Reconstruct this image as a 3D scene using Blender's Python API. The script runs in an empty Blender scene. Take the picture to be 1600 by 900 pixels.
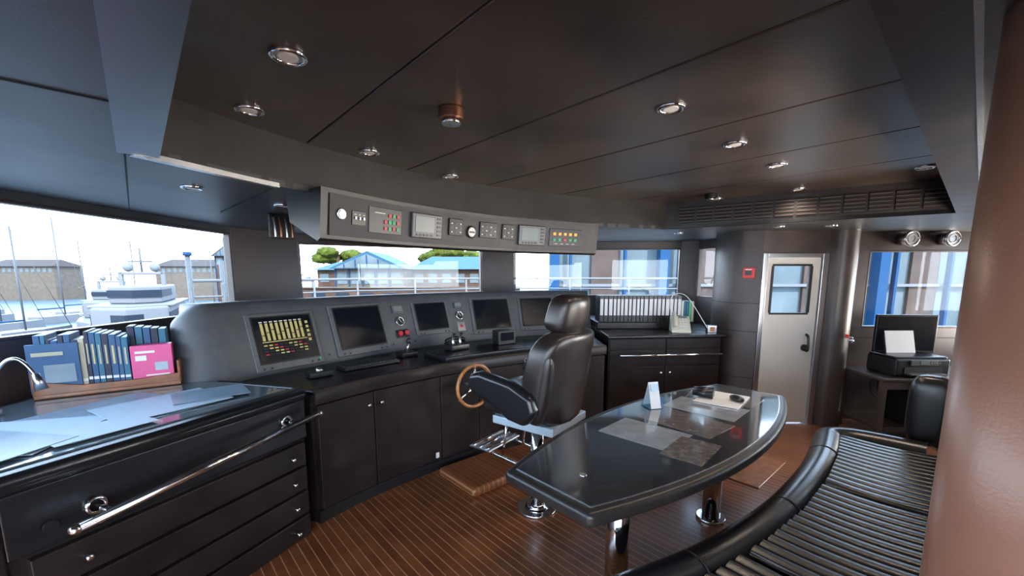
import bpy, bmesh, math, random
from mathutils import Vector, Matrix
random.seed(7)
C = bpy.context.scene.collection
D1 = (-.667, .745); D2 = (.745, .667)
def S(o, w): return (D2[0]*o + D1[0]*w, D2[1]*o + D1[1]*w)
ANG1 = math.atan2(D1[1], D1[0]); ANG2 = math.atan2(D2[1], D2[0])

# ---------------------------------------------------------------- materials
def mat(name, col, rough=.5, metal=0, noise=0, nscale=8, bump=0, bscale=200, coat=0, emit=None, estr=0, spec=.5):
    m = bpy.data.materials.new(name); m.use_nodes = True
    nt = m.node_tree; b = nt.nodes['Principled BSDF']
    b.inputs['Base Color'].default_value = (*col, 1)
    b.inputs['Roughness'].default_value = rough
    b.inputs['Metallic'].default_value = metal
    b.inputs['Specular IOR Level'].default_value = spec
    b.inputs['Coat Weight'].default_value = coat
    b.inputs['Coat Roughness'].default_value = .06
    tc = nt.nodes.new('ShaderNodeTexCoord')
    if noise:
        n = nt.nodes.new('ShaderNodeTexNoise'); n.inputs['Scale'].default_value = nscale; n.inputs['Detail'].default_value = 6
        r = nt.nodes.new('ShaderNodeValToRGB')
        r.color_ramp.elements[0].color = (*[c*(1-noise) for c in col], 1)
        r.color_ramp.elements[1].color = (*[min(1, c*(1+noise)) for c in col], 1)
        r.color_ramp.elements[0].position = .3; r.color_ramp.elements[1].position = .7
        nt.links.new(tc.outputs['Object'], n.inputs['Vector']); nt.links.new(n.outputs['Fac'], r.inputs['Fac'])
        nt.links.new(r.outputs['Color'], b.inputs['Base Color'])
        mr = nt.nodes.new('ShaderNodeMapRange'); mr.inputs['To Min'].default_value = rough*.8; mr.inputs['To Max'].default_value = min(1, rough*1.25)
        nt.links.new(n.outputs['Fac'], mr.inputs['Value']); nt.links.new(mr.outputs['Result'], b.inputs['Roughness'])
    if bump:
        n2 = nt.nodes.new('ShaderNodeTexNoise'); n2.inputs['Scale'].default_value = bscale; n2.inputs['Detail'].default_value = 3
        bp = nt.nodes.new('ShaderNodeBump'); bp.inputs['Strength'].default_value = bump; bp.inputs['Distance'].default_value = .002
        nt.links.new(tc.outputs['Object'], n2.inputs['Vector']); nt.links.new(n2.outputs['Fac'], bp.inputs['Height'])
        nt.links.new(bp.outputs['Normal'], b.inputs['Normal'])
    if emit:
        b.inputs['Emission Color'].default_value = (*emit, 1); b.inputs['Emission Strength'].default_value = estr
    return m
M = {}
M['leather'] = mat('leather_dark_brown', (.022, .018, .017), .34, noise=.3, nscale=5, bump=.35, bscale=180)
M['chair'] = mat('chair_leather', (.019, .0135, .013), .3, noise=.25, nscale=9, bump=.4, bscale=140, spec=.6)
M['ceil'] = mat('leather_ceiling', (.05, .038, .031), .36, noise=.45, nscale=2.5, bump=.3, bscale=120, spec=.8)
M['soffit'] = mat('leather_soffit', (.055, .06, .066), .36, noise=.2, nscale=3, bump=.3, bscale=120)
M['wall'] = mat('leather_wall', (.056, .04, .037), .36, noise=.25, nscale=4, bump=.3, bscale=150)
M['cab'] = mat('cabinet_espresso', (.017, .0112, .011), .34, noise=.35, nscale=6, bump=.2, bscale=150, spec=.4)
M['black'] = mat('leather_black', (.010, .010, .012), .27, bump=.25, bscale=160, spec=.55)
M['blackpl'] = mat('plastic_black', (.012, .012, .014), .35)
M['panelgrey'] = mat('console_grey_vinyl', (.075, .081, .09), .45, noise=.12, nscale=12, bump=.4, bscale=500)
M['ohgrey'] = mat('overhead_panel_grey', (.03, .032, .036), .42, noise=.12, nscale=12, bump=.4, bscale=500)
M['panelgrey2'] = mat('panel_brushed_grey', (.13, .135, .145), .4, metal=.3, noise=.15, nscale=30)
M['screen'] = mat('screen_glass_black', (.008, .010, .014), .1, spec=.6)
M['lcd'] = mat('lcd_grey_green', (.2, .24, .225), .3)
M['chrome'] = mat('chrome', (.78, .78, .8), .1, metal=1)
M['steel'] = mat('brushed_steel', (.6, .6, .62), .28, metal=1)
M['copper'] = mat('copper_brown', (.3, .14, .08), .3, metal=.8)
M['white'] = mat('white_plastic', (.75, .75, .74), .4)
M['paper'] = mat('paper_white', (.38, .46, .54), .45, noise=.06, nscale=20)
M['paperw'] = mat('paper_bright', (.7, .7, .7), .5)
M['chart'] = mat('chart_paper', (.2, .27, .34), .3, noise=.2, nscale=7)
M['trim'] = mat('trim_satin_metal', (.16, .19, .21), .32, metal=.7)
M['trimb'] = mat('trim_bright_metal', (.55, .56, .57), .25, metal=.8)
M['groove'] = mat('groove_black', (.004, .004, .004), .7)
M['woodlt'] = mat('wood_honey', (.42, .17, .05), .3, noise=.35, nscale=14, coat=.4)
M['hatch'] = mat('hatch_teak', (.27, .11, .05), .35, noise=.35, nscale=14, coat=.2)
M['woodred'] = mat('wood_cherry', (.25, .085, .03), .35, noise=.35, nscale=14, coat=.3)
M['pillar'] = mat('pillar_tan_leather', (.23, .105, .068), .3, noise=.12, nscale=4, bump=.25, bscale=160)
M['door'] = mat('door_cream_paint', (.55, .52, .48), .35, noise=.06, nscale=3)
M['red'] = mat('red_plastic', (.6, .02, .02), .35)
M['green'] = mat('button_green', (.02, .4, .16), .4)
M['redb'] = mat('button_red', (.6, .03, .05), .4)
M['orange'] = mat('button_amber', (.8, .35, .03), .4, emit=(1, .5, .05), estr=.4)
M['yellow'] = mat('screen_yellow', (.4, .34, .12), .4, emit=(.9, .75, .3), estr=.2)
M['pink'] = mat('box_pink', (.72, .08, .26), .4)
M['blue'] = mat('book_blue', (.02, .09, .22), .5)
M['blue2'] = mat('book_teal', (.02, .14, .24), .5)
M['navy'] = mat('book_navy', (.012, .02, .055), .5)
M['cream'] = mat('book_cream', (.5, .45, .33), .6)
M['boxblue'] = mat('chair_plate_blue_grey', (.42, .52, .6), .3, metal=.2)
M['phone'] = mat('phone_beige', (.62, .6, .52), .45)
M['tabletop'] = mat('table_top_lacquer', (.028, .03, .034), .08, noise=.3, nscale=40, coat=1, spec=.8)
M['undermap'] = mat('map_under_glass_with_reflection', (.14, .12, .11), .1, noise=.5, nscale=25, coat=1)  # map tone lifted to imitate the window reflection on the table
M['underpaper'] = mat('paper_under_glass_with_reflection', (.28, .30, .33), .1, noise=.2, nscale=12, coat=1)  # paper coloured paler to stand in for window reflection
M['counter'] = mat('counter_glass_grey', (.12, .15, .17), .1, coat=.8)

def teak(name, vec, pitch, c1, c2, line):
    m = bpy.data.materials.new(name); m.use_nodes = True; nt = m.node_tree; b = nt.nodes['Principled BSDF']
    tc = nt.nodes.new('ShaderNodeTexCoord')
    dp = nt.nodes.new('ShaderNodeVectorMath'); dp.operation = 'DOT_PRODUCT'; dp.inputs[1].default_value = (vec[0], vec[1], 0)
    nt.links.new(tc.outputs['Object'], dp.inputs[0])
    dv = nt.nodes.new('ShaderNodeMath'); dv.operation = 'DIVIDE'; dv.inputs[1].default_value = pitch
    nt.links.new(dp.outputs['Value'], dv.inputs[0])
    fr = nt.nodes.new('ShaderNodeMath'); fr.operation = 'FRACT'; nt.links.new(dv.outputs[0], fr.inputs[0])
    fl = nt.nodes.new('ShaderNodeMath'); fl.operation = 'FLOOR'; nt.links.new(dv.outputs[0], fl.inputs[0])
    gt = nt.nodes.new('ShaderNodeMath'); gt.operation = 'GREATER_THAN'; gt.inputs[1].default_value = .90; nt.links.new(fr.outputs[0], gt.inputs[0])
    wn = nt.nodes.new('ShaderNodeTexWhiteNoise'); wn.noise_dimensions = '1D'; nt.links.new(fl.outputs[0], wn.inputs['W'])
    no = nt.nodes.new('ShaderNodeTexNoise'); no.inputs['Scale'].default_value = 6; no.inputs['Detail'].default_value = 8
    nt.links.new(tc.outputs['Object'], no.inputs['Vector'])
    av = nt.nodes.new('ShaderNodeMath'); av.operation = 'MULTIPLY_ADD'; av.inputs[1].default_value = .35
    nt.links.new(wn.outputs['Value'], av.inputs[0]); nt.links.new(no.outputs['Fac'], av.inputs[2])
    r = nt.nodes.new('ShaderNodeValToRGB'); r.color_ramp.elements[0].color = (*c1, 1); r.color_ramp.elements[1].color = (*c2, 1)
    r.color_ramp.elements[0].position = .35; r.color_ramp.elements[1].position = .9
    nt.links.new(av.outputs[0], r.inputs['Fac'])
    mx = nt.nodes.new('ShaderNodeMixRGB'); mx.inputs['Color2'].default_value = (*line, 1)
    nt.links.new(gt.outputs[0], mx.inputs['Fac']); nt.links.new(r.outputs['Color'], mx.inputs['Color1'])
    nt.links.new(mx.outputs['Color'], b.inputs['Base Color'])
    b.inputs['Roughness'].default_value = .3; b.inputs['Coat Weight'].default_value = .3; b.inputs['Coat Roughness'].default_value = .15
    return m
M['teak'] = teak('teak_strip_floor', D2, .052, (.13, .037, .013), (.25, .077, .025), (.48, .25, .11))
M['teak2'] = teak('teak_strip_platform', D2, .045, (.15, .045, .016), (.25, .08, .027), (.4, .2, .09))

def glassmat():
    m = bpy.data.materials.new('window_glass'); m.use_nodes = True; nt = m.node_tree; nt.nodes.clear()
    o = nt.nodes.new('ShaderNodeOutputMaterial'); mx = nt.nodes.new('ShaderNodeMixShader'); mx.inputs[0].default_value = .03
    t = nt.nodes.new('ShaderNodeBsdfTransparent'); t.inputs[0].default_value = (.96, .98, 1, 1)
    g = nt.nodes.new('ShaderNodeBsdfGlossy'); g.inputs['Roughness'].default_value = .02
    nt.links.new(t.outputs[0], mx.inputs[1]); nt.links.new(g.outputs[0], mx.inputs[2]); nt.links.new(mx.outputs[0], o.inputs[0])
    return m
M['glass'] = glassmat()

# ---------------------------------------------------------------- helpers
def grp(name, loc=(0, 0, 0), rz=0):
    e = bpy.data.objects.new(name, None); e.location = loc; e.rotation_euler = (0, 0, rz); e.empty_display_size = .1
    C.objects.link(e); return e
def finish(name, bm, m, parent=None, smooth=False, mw=None):
    bmesh.ops.recalc_face_normals(bm, faces=bm.faces)
    me = bpy.data.meshes.new(name); bm.to_mesh(me); bm.free()
    ob = bpy.data.objects.new(name, me); C.objects.link(ob)
    me.materials.append(M[m] if isinstance(m, str) else m)
    if smooth:
        for p in me.polygons: p.use_smooth = True
    if parent: ob.parent = parent
    if mw is not None: ob.matrix_local = mw
    return ob
def bev(ob, w, seg=2):
    if w > 0:
        b = ob.modifiers.new('bevel', 'BEVEL'); b.width = w; b.segments = seg; b.limit_method = 'ANGLE'; b.angle_limit = math.radians(35)
        for p in ob.data.polygons: p.use_smooth = True
        wn = ob.modifiers.new('wn', 'WEIGHTED_NORMAL'); wn.keep_sharp = True
    return ob
def box(name, c, s, m, rz=0, parent=None, b=0, mw=None, rx=0, ry=0):
    bm = bmesh.new(); bmesh.ops.create_cube(bm, size=1)
    for v in bm.verts: v.co = Vector((v.co.x*s[0], v.co.y*s[1], v.co.z*s[2]))
    base = Matrix.Translation(c) @ Matrix.Rotation(rz, 4, 'Z') @ Matrix.Rotation(ry, 4, 'Y') @ Matrix.Rotation(rx, 4, 'X')
    if mw is not None: base = mw @ base
    ob = finish(name, bm, m, parent, mw=base)
    return bev(ob, b)
def prism(name, poly, z0, z1, m, parent=None, b=0, seg=2):
    bm = bmesh.new()
    lo = [bm.verts.new((x, y, z0)) for x, y in poly]; hi = [bm.verts.new((x, y, z1)) for x, y in poly]
    n = len(poly); bm.faces.new(lo[::-1]); bm.faces.new(hi)
    for i in range(n): bm.faces.new((lo[i], lo[(i+1) % n], hi[(i+1) % n], hi[i]))
    return bev(finish(name, bm, m, parent), b, seg)
def cyl(name, p0, p1, r, m, parent=None, r2=None, n=24, b=0, mw=None):
    p0 = Vector(p0); p1 = Vector(p1); d = p1-p0
    bm = bmesh.new(); bmesh.ops.create_cone(bm, cap_ends=True, segments=n, radius1=r, radius2=r if r2 is None else r2, depth=d.length)
    rot = d.to_track_quat('Z', 'Y').to_matrix().to_4x4()
    T = Matrix.Translation((p0+p1)/2) @ rot
    if mw is not None: T = mw @ T
    ob = finish(name, bm, m, parent, mw=T)
    for p in ob.data.polygons: p.use_smooth = len(p.vertices) == 4
    if b: bev(ob, b)
    return ob
def tube(name, pts, r, m, parent=None, cyclic=False, smooth=True, mw=None, res=6):
    cu = bpy.data.curves.new(name, 'CURVE'); cu.dimensions = '3D'; cu.bevel_depth = r; cu.bevel_resolution = res; cu.use_fill_caps = True
    sp = cu.splines.new('NURBS' if smooth else 'POLY'); sp.points.add(len(pts)-1)
    for i, p in enumerate(pts): sp.points[i].co = (*p, 1)
    if smooth: sp.order_u = 3; sp.use_endpoint_u = not cyclic; sp.resolution_u = 6
    sp.use_cyclic_u = cyclic
    ob = bpy.data.objects.new(name, cu); C.objects.link(ob)
    dg = bpy.context.evaluated_depsgraph_get(); me = bpy.data.meshes.new_from_object(ob.evaluated_get(dg))
    bpy.data.objects.remove(ob); me.name = name
    ob = bpy.data.objects.new(name, me); C.objects.link(ob); me.materials.clear(); me.materials.append(M[m] if isinstance(m, str) else m)
    for p in me.polygons: p.use_smooth = True
    if parent: ob.parent = parent
    if mw is not None: ob.matrix_local = mw
    return ob
def torus(name, c, R, r, m, parent=None, mw=None, n=40, k=10):
    bm = bmesh.new(); g = []
    for i in range(n):
        a = 2*math.pi*i/n; g.append([bm.verts.new(((R+r*math.cos(2*math.pi*j/k))*math.cos(a), (R+r*math.cos(2*math.pi*j/k))*math.sin(a), r*math.sin(2*math.pi*j/k))) for j in range(k)])
    for i in range(n):
        for j in range(k): bm.faces.new((g[i][j], g[(i+1) % n][j], g[(i+1) % n][(j+1) % k], g[i][(j+1) % k]))
    T = Matrix.Translation(c)
    if mw is not None: T = mw @ T
    return finish(name, bm, m, parent, True, T)
def cushion(name, c, s, m, parent=None, e=.35, rx=0, ry=0, rz=0, mw=None, fn=None, nu=36, nv=20):
    bm = bmesh.new(); rows = []
    def pw(x, p): return math.copysign(abs(x)**p, x)
    for i in range(nv+1):
        v = -math.pi/2+math.pi*i/nv; row = []
        for j in range(nu):
            u = 2*math.pi*j/nu
            p = Vector((pw(math.cos(v), e)*pw(math.cos(u), e)*s[0]/2, pw(math.cos(v), e)*pw(math.sin(u), e)*s[1]/2, pw(math.sin(v), e)*s[2]/2))
            if fn: p = fn(p)
            row.append(bm.verts.new(p))
        rows.append(row)
    for i in range(nv):
        for j in range(nu):
            bm.faces.new((rows[i][j], rows[i][(j+1) % nu], rows[i+1][(j+1) % nu], rows[i+1][j]))
    bmesh.ops.remove_doubles(bm, verts=bm.verts, dist=1e-5)
    T = Matrix.Translation(c) @ Matrix.Rotation(rz, 4, 'Z') @ Matrix.Rotation(ry, 4, 'Y') @ Matrix.Rotation(rx, 4, 'X')
    if mw is not None: T = mw @ T
    return finish(name, bm, m, parent, True, T)
class Path:
    def __init__(self, pts, n=16):
        P = [Vector(p) for p in pts]; Q = [P[0]*2-P[1]]+P+[P[-1]*2-P[-2]]; out = []
        for i in range(1, len(Q)-2):
            a, b, c, d = Q[i-1:i+3]
            for k in range(n):
                t = k/n; out.append(.5*((2*b)+(c-a)*t+(2*a-5*b+4*c-d)*t*t+(3*b-a-3*c+d)*t**3))
        out.append(P[-1]); self.p = out; self.s = [0]
        for i in range(1, len(out)): self.s.append(self.s[-1]+(out[i]-out[i-1]).length)
        self.L = self.s[-1]
    def at(self, s):
        s = max(0, min(self.L, s)); i = 0
        while i < len(self.s)-2 and self.s[i+1] < s: i += 1
        t = (s-self.s[i])/(self.s[i+1]-self.s[i]); p = self.p[i].lerp(self.p[i+1], t)
        a = self.p[max(0, i-3)]; b = self.p[min(len(self.p)-1, i+4)]
        return p, (b-a).normalized()
    def loft(self, name, prof, m, s0=0, s1=None, parent=None, n=24, b=0, smooth=False):
        s1 = self.L if s1 is None else s1
        bm = bmesh.new(); rings = []
        for i in range(n+1):
            p, t = self.at(s0+(s1-s0)*i/n); N = Vector((-t.y, t.x))
            rings.append([bm.verts.new((p.x+N.x*d, p.y+N.y*d, z)) for d, z in prof])
        k = len(prof)
        for i in range(n):
            for j in range(k): bm.faces.new((rings[i][j], rings[i][(j+1) % k], rings[i+1][(j+1) % k], rings[i+1][j]))
        bm.faces.new(rings[0]); bm.faces.new(rings[-1][::-1])
        ob = finish(name, bm, m, parent, smooth)
        if smooth:
            ob.data.set_sharp_from_angle(angle=math.radians(40))
        if b: bev(ob, b)
        return ob
    def frame(self, s, d, z, tilt):
        """matrix: x along path, y up the sloping face, z out into the cabin"""
        p, t = self.at(s); N = Vector((-t.y, t.x, 0)); X = Vector((t.x, t.y, 0))
        Yv = (N*math.sin(tilt)+Vector((0, 0, math.cos(tilt)))).normalized(); Z = X.cross(Yv)
        m = Matrix.Identity(4)
        for i in range(3): m[i][0] = X[i]; m[i][1] = Yv[i]; m[i][2] = Z[i]
        m.translation = Vector((p.x, p.y, z))+N*d
        return m
def seg_box(name, p0, p1, z0, z1, th, m, parent=None, b=0, side=1):
    """wall slab between p0,p1; thickness to left side (+1) of travel"""
    a = Vector(p0); c = Vector(p1); t = (c-a).normalized(); N = Vector((-t.y, t.x))*side*th
    return prism(name, [tuple(a), tuple(c), tuple(c+N), tuple(a+N)], z0, z1, m, parent, b)

# ---------------------------------------------------------------- room shell
SOF = 2.05; CE = 2.30
prism('floor', [(-2.9, -1.6), (5.8, -1.6), (5.8, 6.1), (-2.9, 6.1)], -.06, 0, 'teak')

def window(idx, p0, p1, z0, z1, side=1):
    g = grp('window_%d' % idx)
    a = Vector(p0); c = Vector(p1); t = (c-a).normalized(); N = Vector((-t.y, t.x))*side
    q0 = a+N*.03; q1 = c+N*.03
    seg_box('glass', q0, q1, z0, z1, .006, 'glass', g, side=side)
    fw = .02
    seg_box('frame_bottom', a, c, z0, z0+fw, .06, 'wall', g, .005, side)
    seg_box('frame_top', a, c, z1-fw, z1, .06, 'wall', g, .005, side)
    seg_box('frame_a', a, a+t*fw, z0+fw, z1-fw, .06, 'wall', g, .005, side)
    seg_box('frame_b', c-t*fw, c, z0+fw, z1-fw, .06, 'wall', g, .005, side)
    return g
TOP = 2.35
# port side
w = grp('wall_port')
A0 = (-2.78, -1.5); A1 = (-2.775, -1.3); A2 = (-2.68, 4.05)
seg_box('lower', A0, A2, 0, 1.25, .1, 'wall', w)
seg_box('header', A0, A2, 2.0, TOP, .1, 'soffit', w)
seg_box('solid', A0, A1, 1.25, 2.0, .1, 'wall', w)
window(1, A1, A2, 1.25, 2.0)  # out-of-view aft stretch of the opening added to let in light
# front
w = grp('wall_front')
F0 = A2; F1 = (-2.4, 4.75); F2 = (-.42, 5.9); F3 = (.03, 5.97); F4 = (2.3, 5.75); F5 = (2.5, 5.68); F6 = (2.62, 5.3)
for nm, a, b_ in (('a', F0, F1), ('b', F1, F2), ('c', F2, F3), ('d', F3, F4), ('e', F4, F5), ('f', F5, F6)):
    seg_box('lower_'+nm, a, b_, 0, 1.3, .1, 'wall', w)
    seg_box('header_'+nm, a, b_, 1.96, TOP, .1, 'wall', w)
for nm, a, b_ in (('a', F0, F1), ('c', F2, F3), ('e', F4, F5)):
    seg_box('pillar_'+nm, a, b_, 1.3, 1.96, .12, 'wall', w)
window(2, F1, F2, 1.3, 1.96); window(3, F3, F4, 1.3, 1.96); window(4, F5, F6, 1.3, 1.96)
# column and door wall
w = grp('wall_starboard')
colp = Path([(2.62, 5.3), (2.40, 5.0), (2.33, 4.72), (2.38, 4.48), (2.57, 4.33)])
colp.loft('column', [(0, 0), (0, TOP), (.12, TOP), (.12, 0)], 'wall', parent=w, smooth=True)
for z in (.5, 1.0, 1.3): colp.loft('column_seam', [(-.002, z), (-.002, z+.007), (.01, z+.007), (.01, z)], 'groove', parent=w)
seg_box('over_door', (2.57, 4.33), (3.24, 4.33), 1.82, TOP, .08, 'wall', w)
Path([(3.24, 4.33), (3.30, 4.24), (3.42, 4.22), (3.52, 4.3), (3.55, 4.5)]).loft('column_2', [(0, 0), (0, TOP), (.1, TOP), (.1, 0)], 'wall', parent=w, smooth=True)
G0 = (3.55, 4.5); G1 = (3.80, 4.5); G2 = (4.98, 4.46); G3 = (5.7, 4.44)
seg_box('lower', G0, G3, 0, 1.03, .1, 'wall', w); seg_box('header', G0, G3, 1.86, TOP, .1, 'wall', w)
seg_box('pier_a', G0, G1, 1.03, 1.86, .1, 'wall', w); seg_box('pier_b', G2, G3, 1.03, 1.86, .1, 'wall', w)
window(5, G1, G2, 1.03, 1.86)
for i, z in enumerate((.55, .92)):
    seg_box('seam_%d' % i, (3.56, 4.497), (5.6, 4.437), z, z+.008, -.004, 'groove', w)
seg_box('end_low', (5.7, 4.44), (5.7, 2.9), 0, .8, .1, 'wall', w)
seg_box('end_high', (5.7, 4.44), (5.7, 2.9), 1.98, TOP, .1, 'wall', w)
window(6, (5.7, 4.35), (5.7, 3.0), .8, 1.98)
# aft walls
w = grp('wall_aft')
a0 = S(1.85, -.18); a1 = S(4.35, -.18)
seg_box('bulkhead_low', a0, a1, 0, 1.0, .1, 'wall', w, side=-1)
seg_box('bulkhead_high', a0, a1, 2.0, TOP, .1, 'wall', w, side=-1)
window(9, S(4.3, -.18), S(1.9, -.18), 1.0, 2.0)  # unseen window, added to throw light on ceiling, table and bench
seg_box('return', (a1[0], a1[1]), (5.75, 2.9), 0, TOP, .1, 'wall', w, side=-1)
seg_box('inner', (1.25, -1.5), (1.10, .66), 0, TOP, .1, 'pillar', w, side=-1)
seg_box('inner_link', (1.08, .66), a0, 0, TOP, .1, 'pillar', w, side=-1)
seg_box('rear_low', (-2.8, -1.5), (1.35, -1.5), 0, .35, .1, 'wall', w, side=-1)
seg_box('rear_high', (-2.8, -1.5), (1.35, -1.5), 2.0, TOP, .1, 'wall', w, side=-1)
for i, (xa, xb) in enumerate(((-2.65, -.75), (-.65, 1.2))): window(7+i, (xb, -1.5), (xa, -1.5), .35, 2.0, side=1)  # unseen rear windows, added to brighten the cabin
# tan leather pillar end
pc = Vector((.965, .705))
w = grp('pillar')
cyl('shaft', (pc.x, pc.y, .06), (pc.x, pc.y, SOF), .14, 'pillar', w, n=64)
cyl('foot', (pc.x, pc.y, 0), (pc.x, pc.y, .06), .15, 'cab', w, n=48)

# soffit with recess opening (2-D curve with a hole)
fpath = Path([S(.03, 2.16), S(.75, 2.50), S(1.8, 2.70), S(3.0, 2.52), S(3.97, 2.15)])
fp = [tuple(fpath.at(fpath.L*i/30)[0]) for i in range(31)]
inner = [S(.03, .05)] + fp + [S(4.53, .09)]
outer = [(-2.85, -1.6), (5.8, -1.6), (5.8, 4.6), (3.4, 4.6), (2.8, 5.5), (2.6, 5.9), (0, 6.15), (-.5, 6.05), (-2.55, 4.95), (-2.85, 4.1)]
def poly_hole(name, outs, z, th, m, parent=None):
    cu = bpy.data.curves.new(name, 'CURVE'); cu.dimensions = '2D'; cu.fill_mode = 'BOTH'; cu.extrude = th/2
    for poly in outs:
        sp = cu.splines.new('POLY'); sp.points.add(len(poly)-1)
        for i, p in enumerate(poly): sp.points[i].co = (p[0], p[1], 0, 1)
        sp.use_cyclic_u = True
    ob = bpy.data.objects.new(name, cu); C.objects.link(ob)
    dg = bpy.context.evaluated_depsgraph_get(); me = bpy.data.meshes.new_from_object(ob.evaluated_get(dg))
    bpy.data.objects.remove(ob); me.materials.clear(); me.materials.append(M[m])
    ob = bpy.data.objects.new(name, me); C.objects.link(ob); ob.location = (0, 0, z+th/2)
    if parent: ob.parent = parent
    return ob
cg = grp('ceiling')
poly_hole('soffit', [outer, inner], SOF, .03, 'soffit', cg)
prism('roof_slab', outer, TOP+.02, TOP+.12, 'groove', cg)
# recess panels running fore-aft
offs = [-.1, .75, 1.43, 2.13, 2.85, 3.57, 4.22, 4.75]
for i in range(7):
    o0, o1 = offs[i]+.004, offs[i+1]-.004
    prism('recess_panel_%d' % i, [S(o0, -.1), S(o1, -.1), S(o1, 2.95), S(o0, 2.95)], CE, CE+.03, 'ceil', cg, .006)
fpath.loft('fascia_front', [(0, SOF-.002), (0, CE+.02), (.03, CE+.02), (.03, SOF-.002)], 'leather', parent=cg, n=40)
fpath.loft('fascia_lip', [(-.012, SOF-.01), (-.012, SOF+.012), (.02, SOF+.012), (.02, SOF-.01)], 'trimb' , s0=0, s1=.62, parent=cg, n=20)
seg_box('fascia_port', S(.10, .0), S(.10, 2.22), SOF, CE+.02, .03, 'leather', cg, side=1)
seg_box('fascia_aft', S(4.56, .16), S(.0, .16), SOF, CE+.02, .03, 'ceil', cg, side=1)
g0 = S(3.97, 2.15); g1 = S(4.53, .09)
seg_box('fascia_starboard', g0, g1, SOF, CE+.02, .03, 'leather', cg)
t = grp('trim_1'); seg_box('strip', S(-.01, .0), S(-.01, 2.16), SOF-.006, SOF, -.12, 'trim', t)
t = grp('trim_2'); seg_box('strip', S(.0, .17), S(4.53, .17), SOF-.006, SOF, -.12, 'leather', t); seg_box('edge', S(.0, .055), S(4.53, .055), SOF-.012, SOF, -.012, 'trimb', t)
# ceiling joints
t = grp('trim_3')
def joint(a, b_, wd=.007): seg_box('joint', a, b_, SOF-.0035, SOF, wd, 'groove', t)
joint(S(0, 1.57), (-2.6, -.35)); joint((-1.43, 1.62), (-2.75, 3.09)); joint((-1.19, 2.2), (-2.1, 3.1)); joint((-1.02, 2.7), (-1.4, 3.6))
# ---- ventilation grille on starboard fascia
vg = grp('vent_grille')
ga = Vector(g0); gb = Vector(g1); gt_ = (gb-ga).normalized(); gN = Vector((gt_.y, -gt_.x))
L = (gb-ga).length; gang = math.atan2(gt_.y, gt_.x)
nsl = 12
for i in range(nsl):
    c = ga+gt_*(.12+(L-.24)*(i+.5)/nsl)
    wdt = (L-.24)/nsl
    box('slot_back', (c.x+gN.x*.004, c.y+gN.y*.004, 2.17), (wdt*.86, .006, .15), 'groove', gang, vg)
    for k in range(5):
        box('louvre', (c.x+gN.x*.010, c.y+gN.y*.010, 2.11+.03*k), (wdt*.86, .012, .009), 'wall', gang, vg)

# ---- downlights
def downlight(x, y, z, r=.05):
    g = grp('ceiling_downlight', (x, y, z))
    torus('bezel', (0, 0, -.004), r, .009, 'chrome', g, n=32, k=8)
    cyl('lens', (0, 0, -.006), (0, 0, .004), r*.95, 'steel', g)
    cyl('bulb', (0, 0, -.010), (0, 0, -.004), r*.6, 'white', g)
for x, y in [(-.72, 1.45), (-1.12, 1.89), (-.82, 2.51), (-.44, 3.10), (.55, 4.08), (.67, 1.87), (1.20, 2.36), (1.70, 2.79), (2.70, 2.84), (1.9, 4.0), (2.35, 3.55)]:
    downlight(x, y, CE)
for x, y in [(-1.65, 2.23), (-1.49, 2.79), (2.93, 3.92), (1.8, 4.6), (2.5, 4.0)]:
    downlight(x, y, SOF, .042)
g = grp('smoke_detector', (-.26, 1.89, CE))
cyl('body', (0, 0, -.045), (0, 0, 0), .055, 'copper', g, n=32, b=.004); cyl('head', (0, 0, -.062), (0, 0, -.045), .04, 'chrome', g); torus('ring', (0, 0, -.052), .034, .006, 'steel', g)
g = grp('smoke_detector', (1.74, 3.77, CE))
cyl('body', (0, 0, -.035), (0, 0, 0), .05, 'blackpl', g, b=.004); cyl('head', (0, 0, -.055), (0, 0, -.035), .03, 'steel', g)

# ---------------------------------------------------------------- door
d = grp('door_1')
dx0, dx1, dy = 2.60, 3.20, 4.33
seg_box('frame_left', (dx0-.03, dy-.02), (dx0+.02, dy-.02), 0, 1.82, .1, 'steel', d, .004)
seg_box('frame_right', (dx1-.02, dy-.02), (dx1+.04, dy-.02), 0, 1.82, .1, 'steel', d, .004)
seg_box('frame_top', (dx0+.02, dy-.02), (dx1-.02, dy-.02), 1.78, 1.82, .1, 'steel', d, .004)
px0, px1 = dx0+.03, dx1-.03
seg_box('panel_lower', (px0, dy), (px1, dy), .02, 1.2, .045, 'door', d)
seg_box('panel_upper', (px0, dy), (px1, dy), 1.70, 1.775, .045, 'door', d)
seg_box('stile_left', (px0, dy), (px0+.05, dy), 1.2, 1.7, .045, 'door', d)
seg_box('stile_right', (px1-.09, dy), (px1, dy), 1.2, 1.7, .045, 'door', d)
wx0, wx1 = px0+.05, px1-.09
seg_box('window_glass', (wx0, dy+.02), (wx1, dy+.02), 1.2, 1.7, .006, 'glass', d)
for nm, a, b_, z0, z1 in (('wt', wx0, wx1, 1.69, 1.71), ('wb', wx0, wx1, 1.19, 1.21), ('wl', wx0-.01, wx0+.01, 1.21, 1.69), ('wr', wx1-.01, wx1+.01, 1.21, 1.69)):
    seg_box('window_rim_'+nm, (a, dy-.012), (b_, dy-.012), z0, z1, .02, 'blackpl', d)
cyl('handle_plate', (px1-.09, dy, .84), (px1-.09, dy-.02, .84), .035, 'blackpl', d)
tube('handle', [(px1-.09, dy-.02, .82), (px1-.09, dy-.06, .80), (px1-.09, dy-.065, .87), (px1-.09, dy-.06, .97), (px1-.09, dy-.02, .98)], .013, 'blackpl', d)
g = grp('fire_call_point'); 
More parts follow.
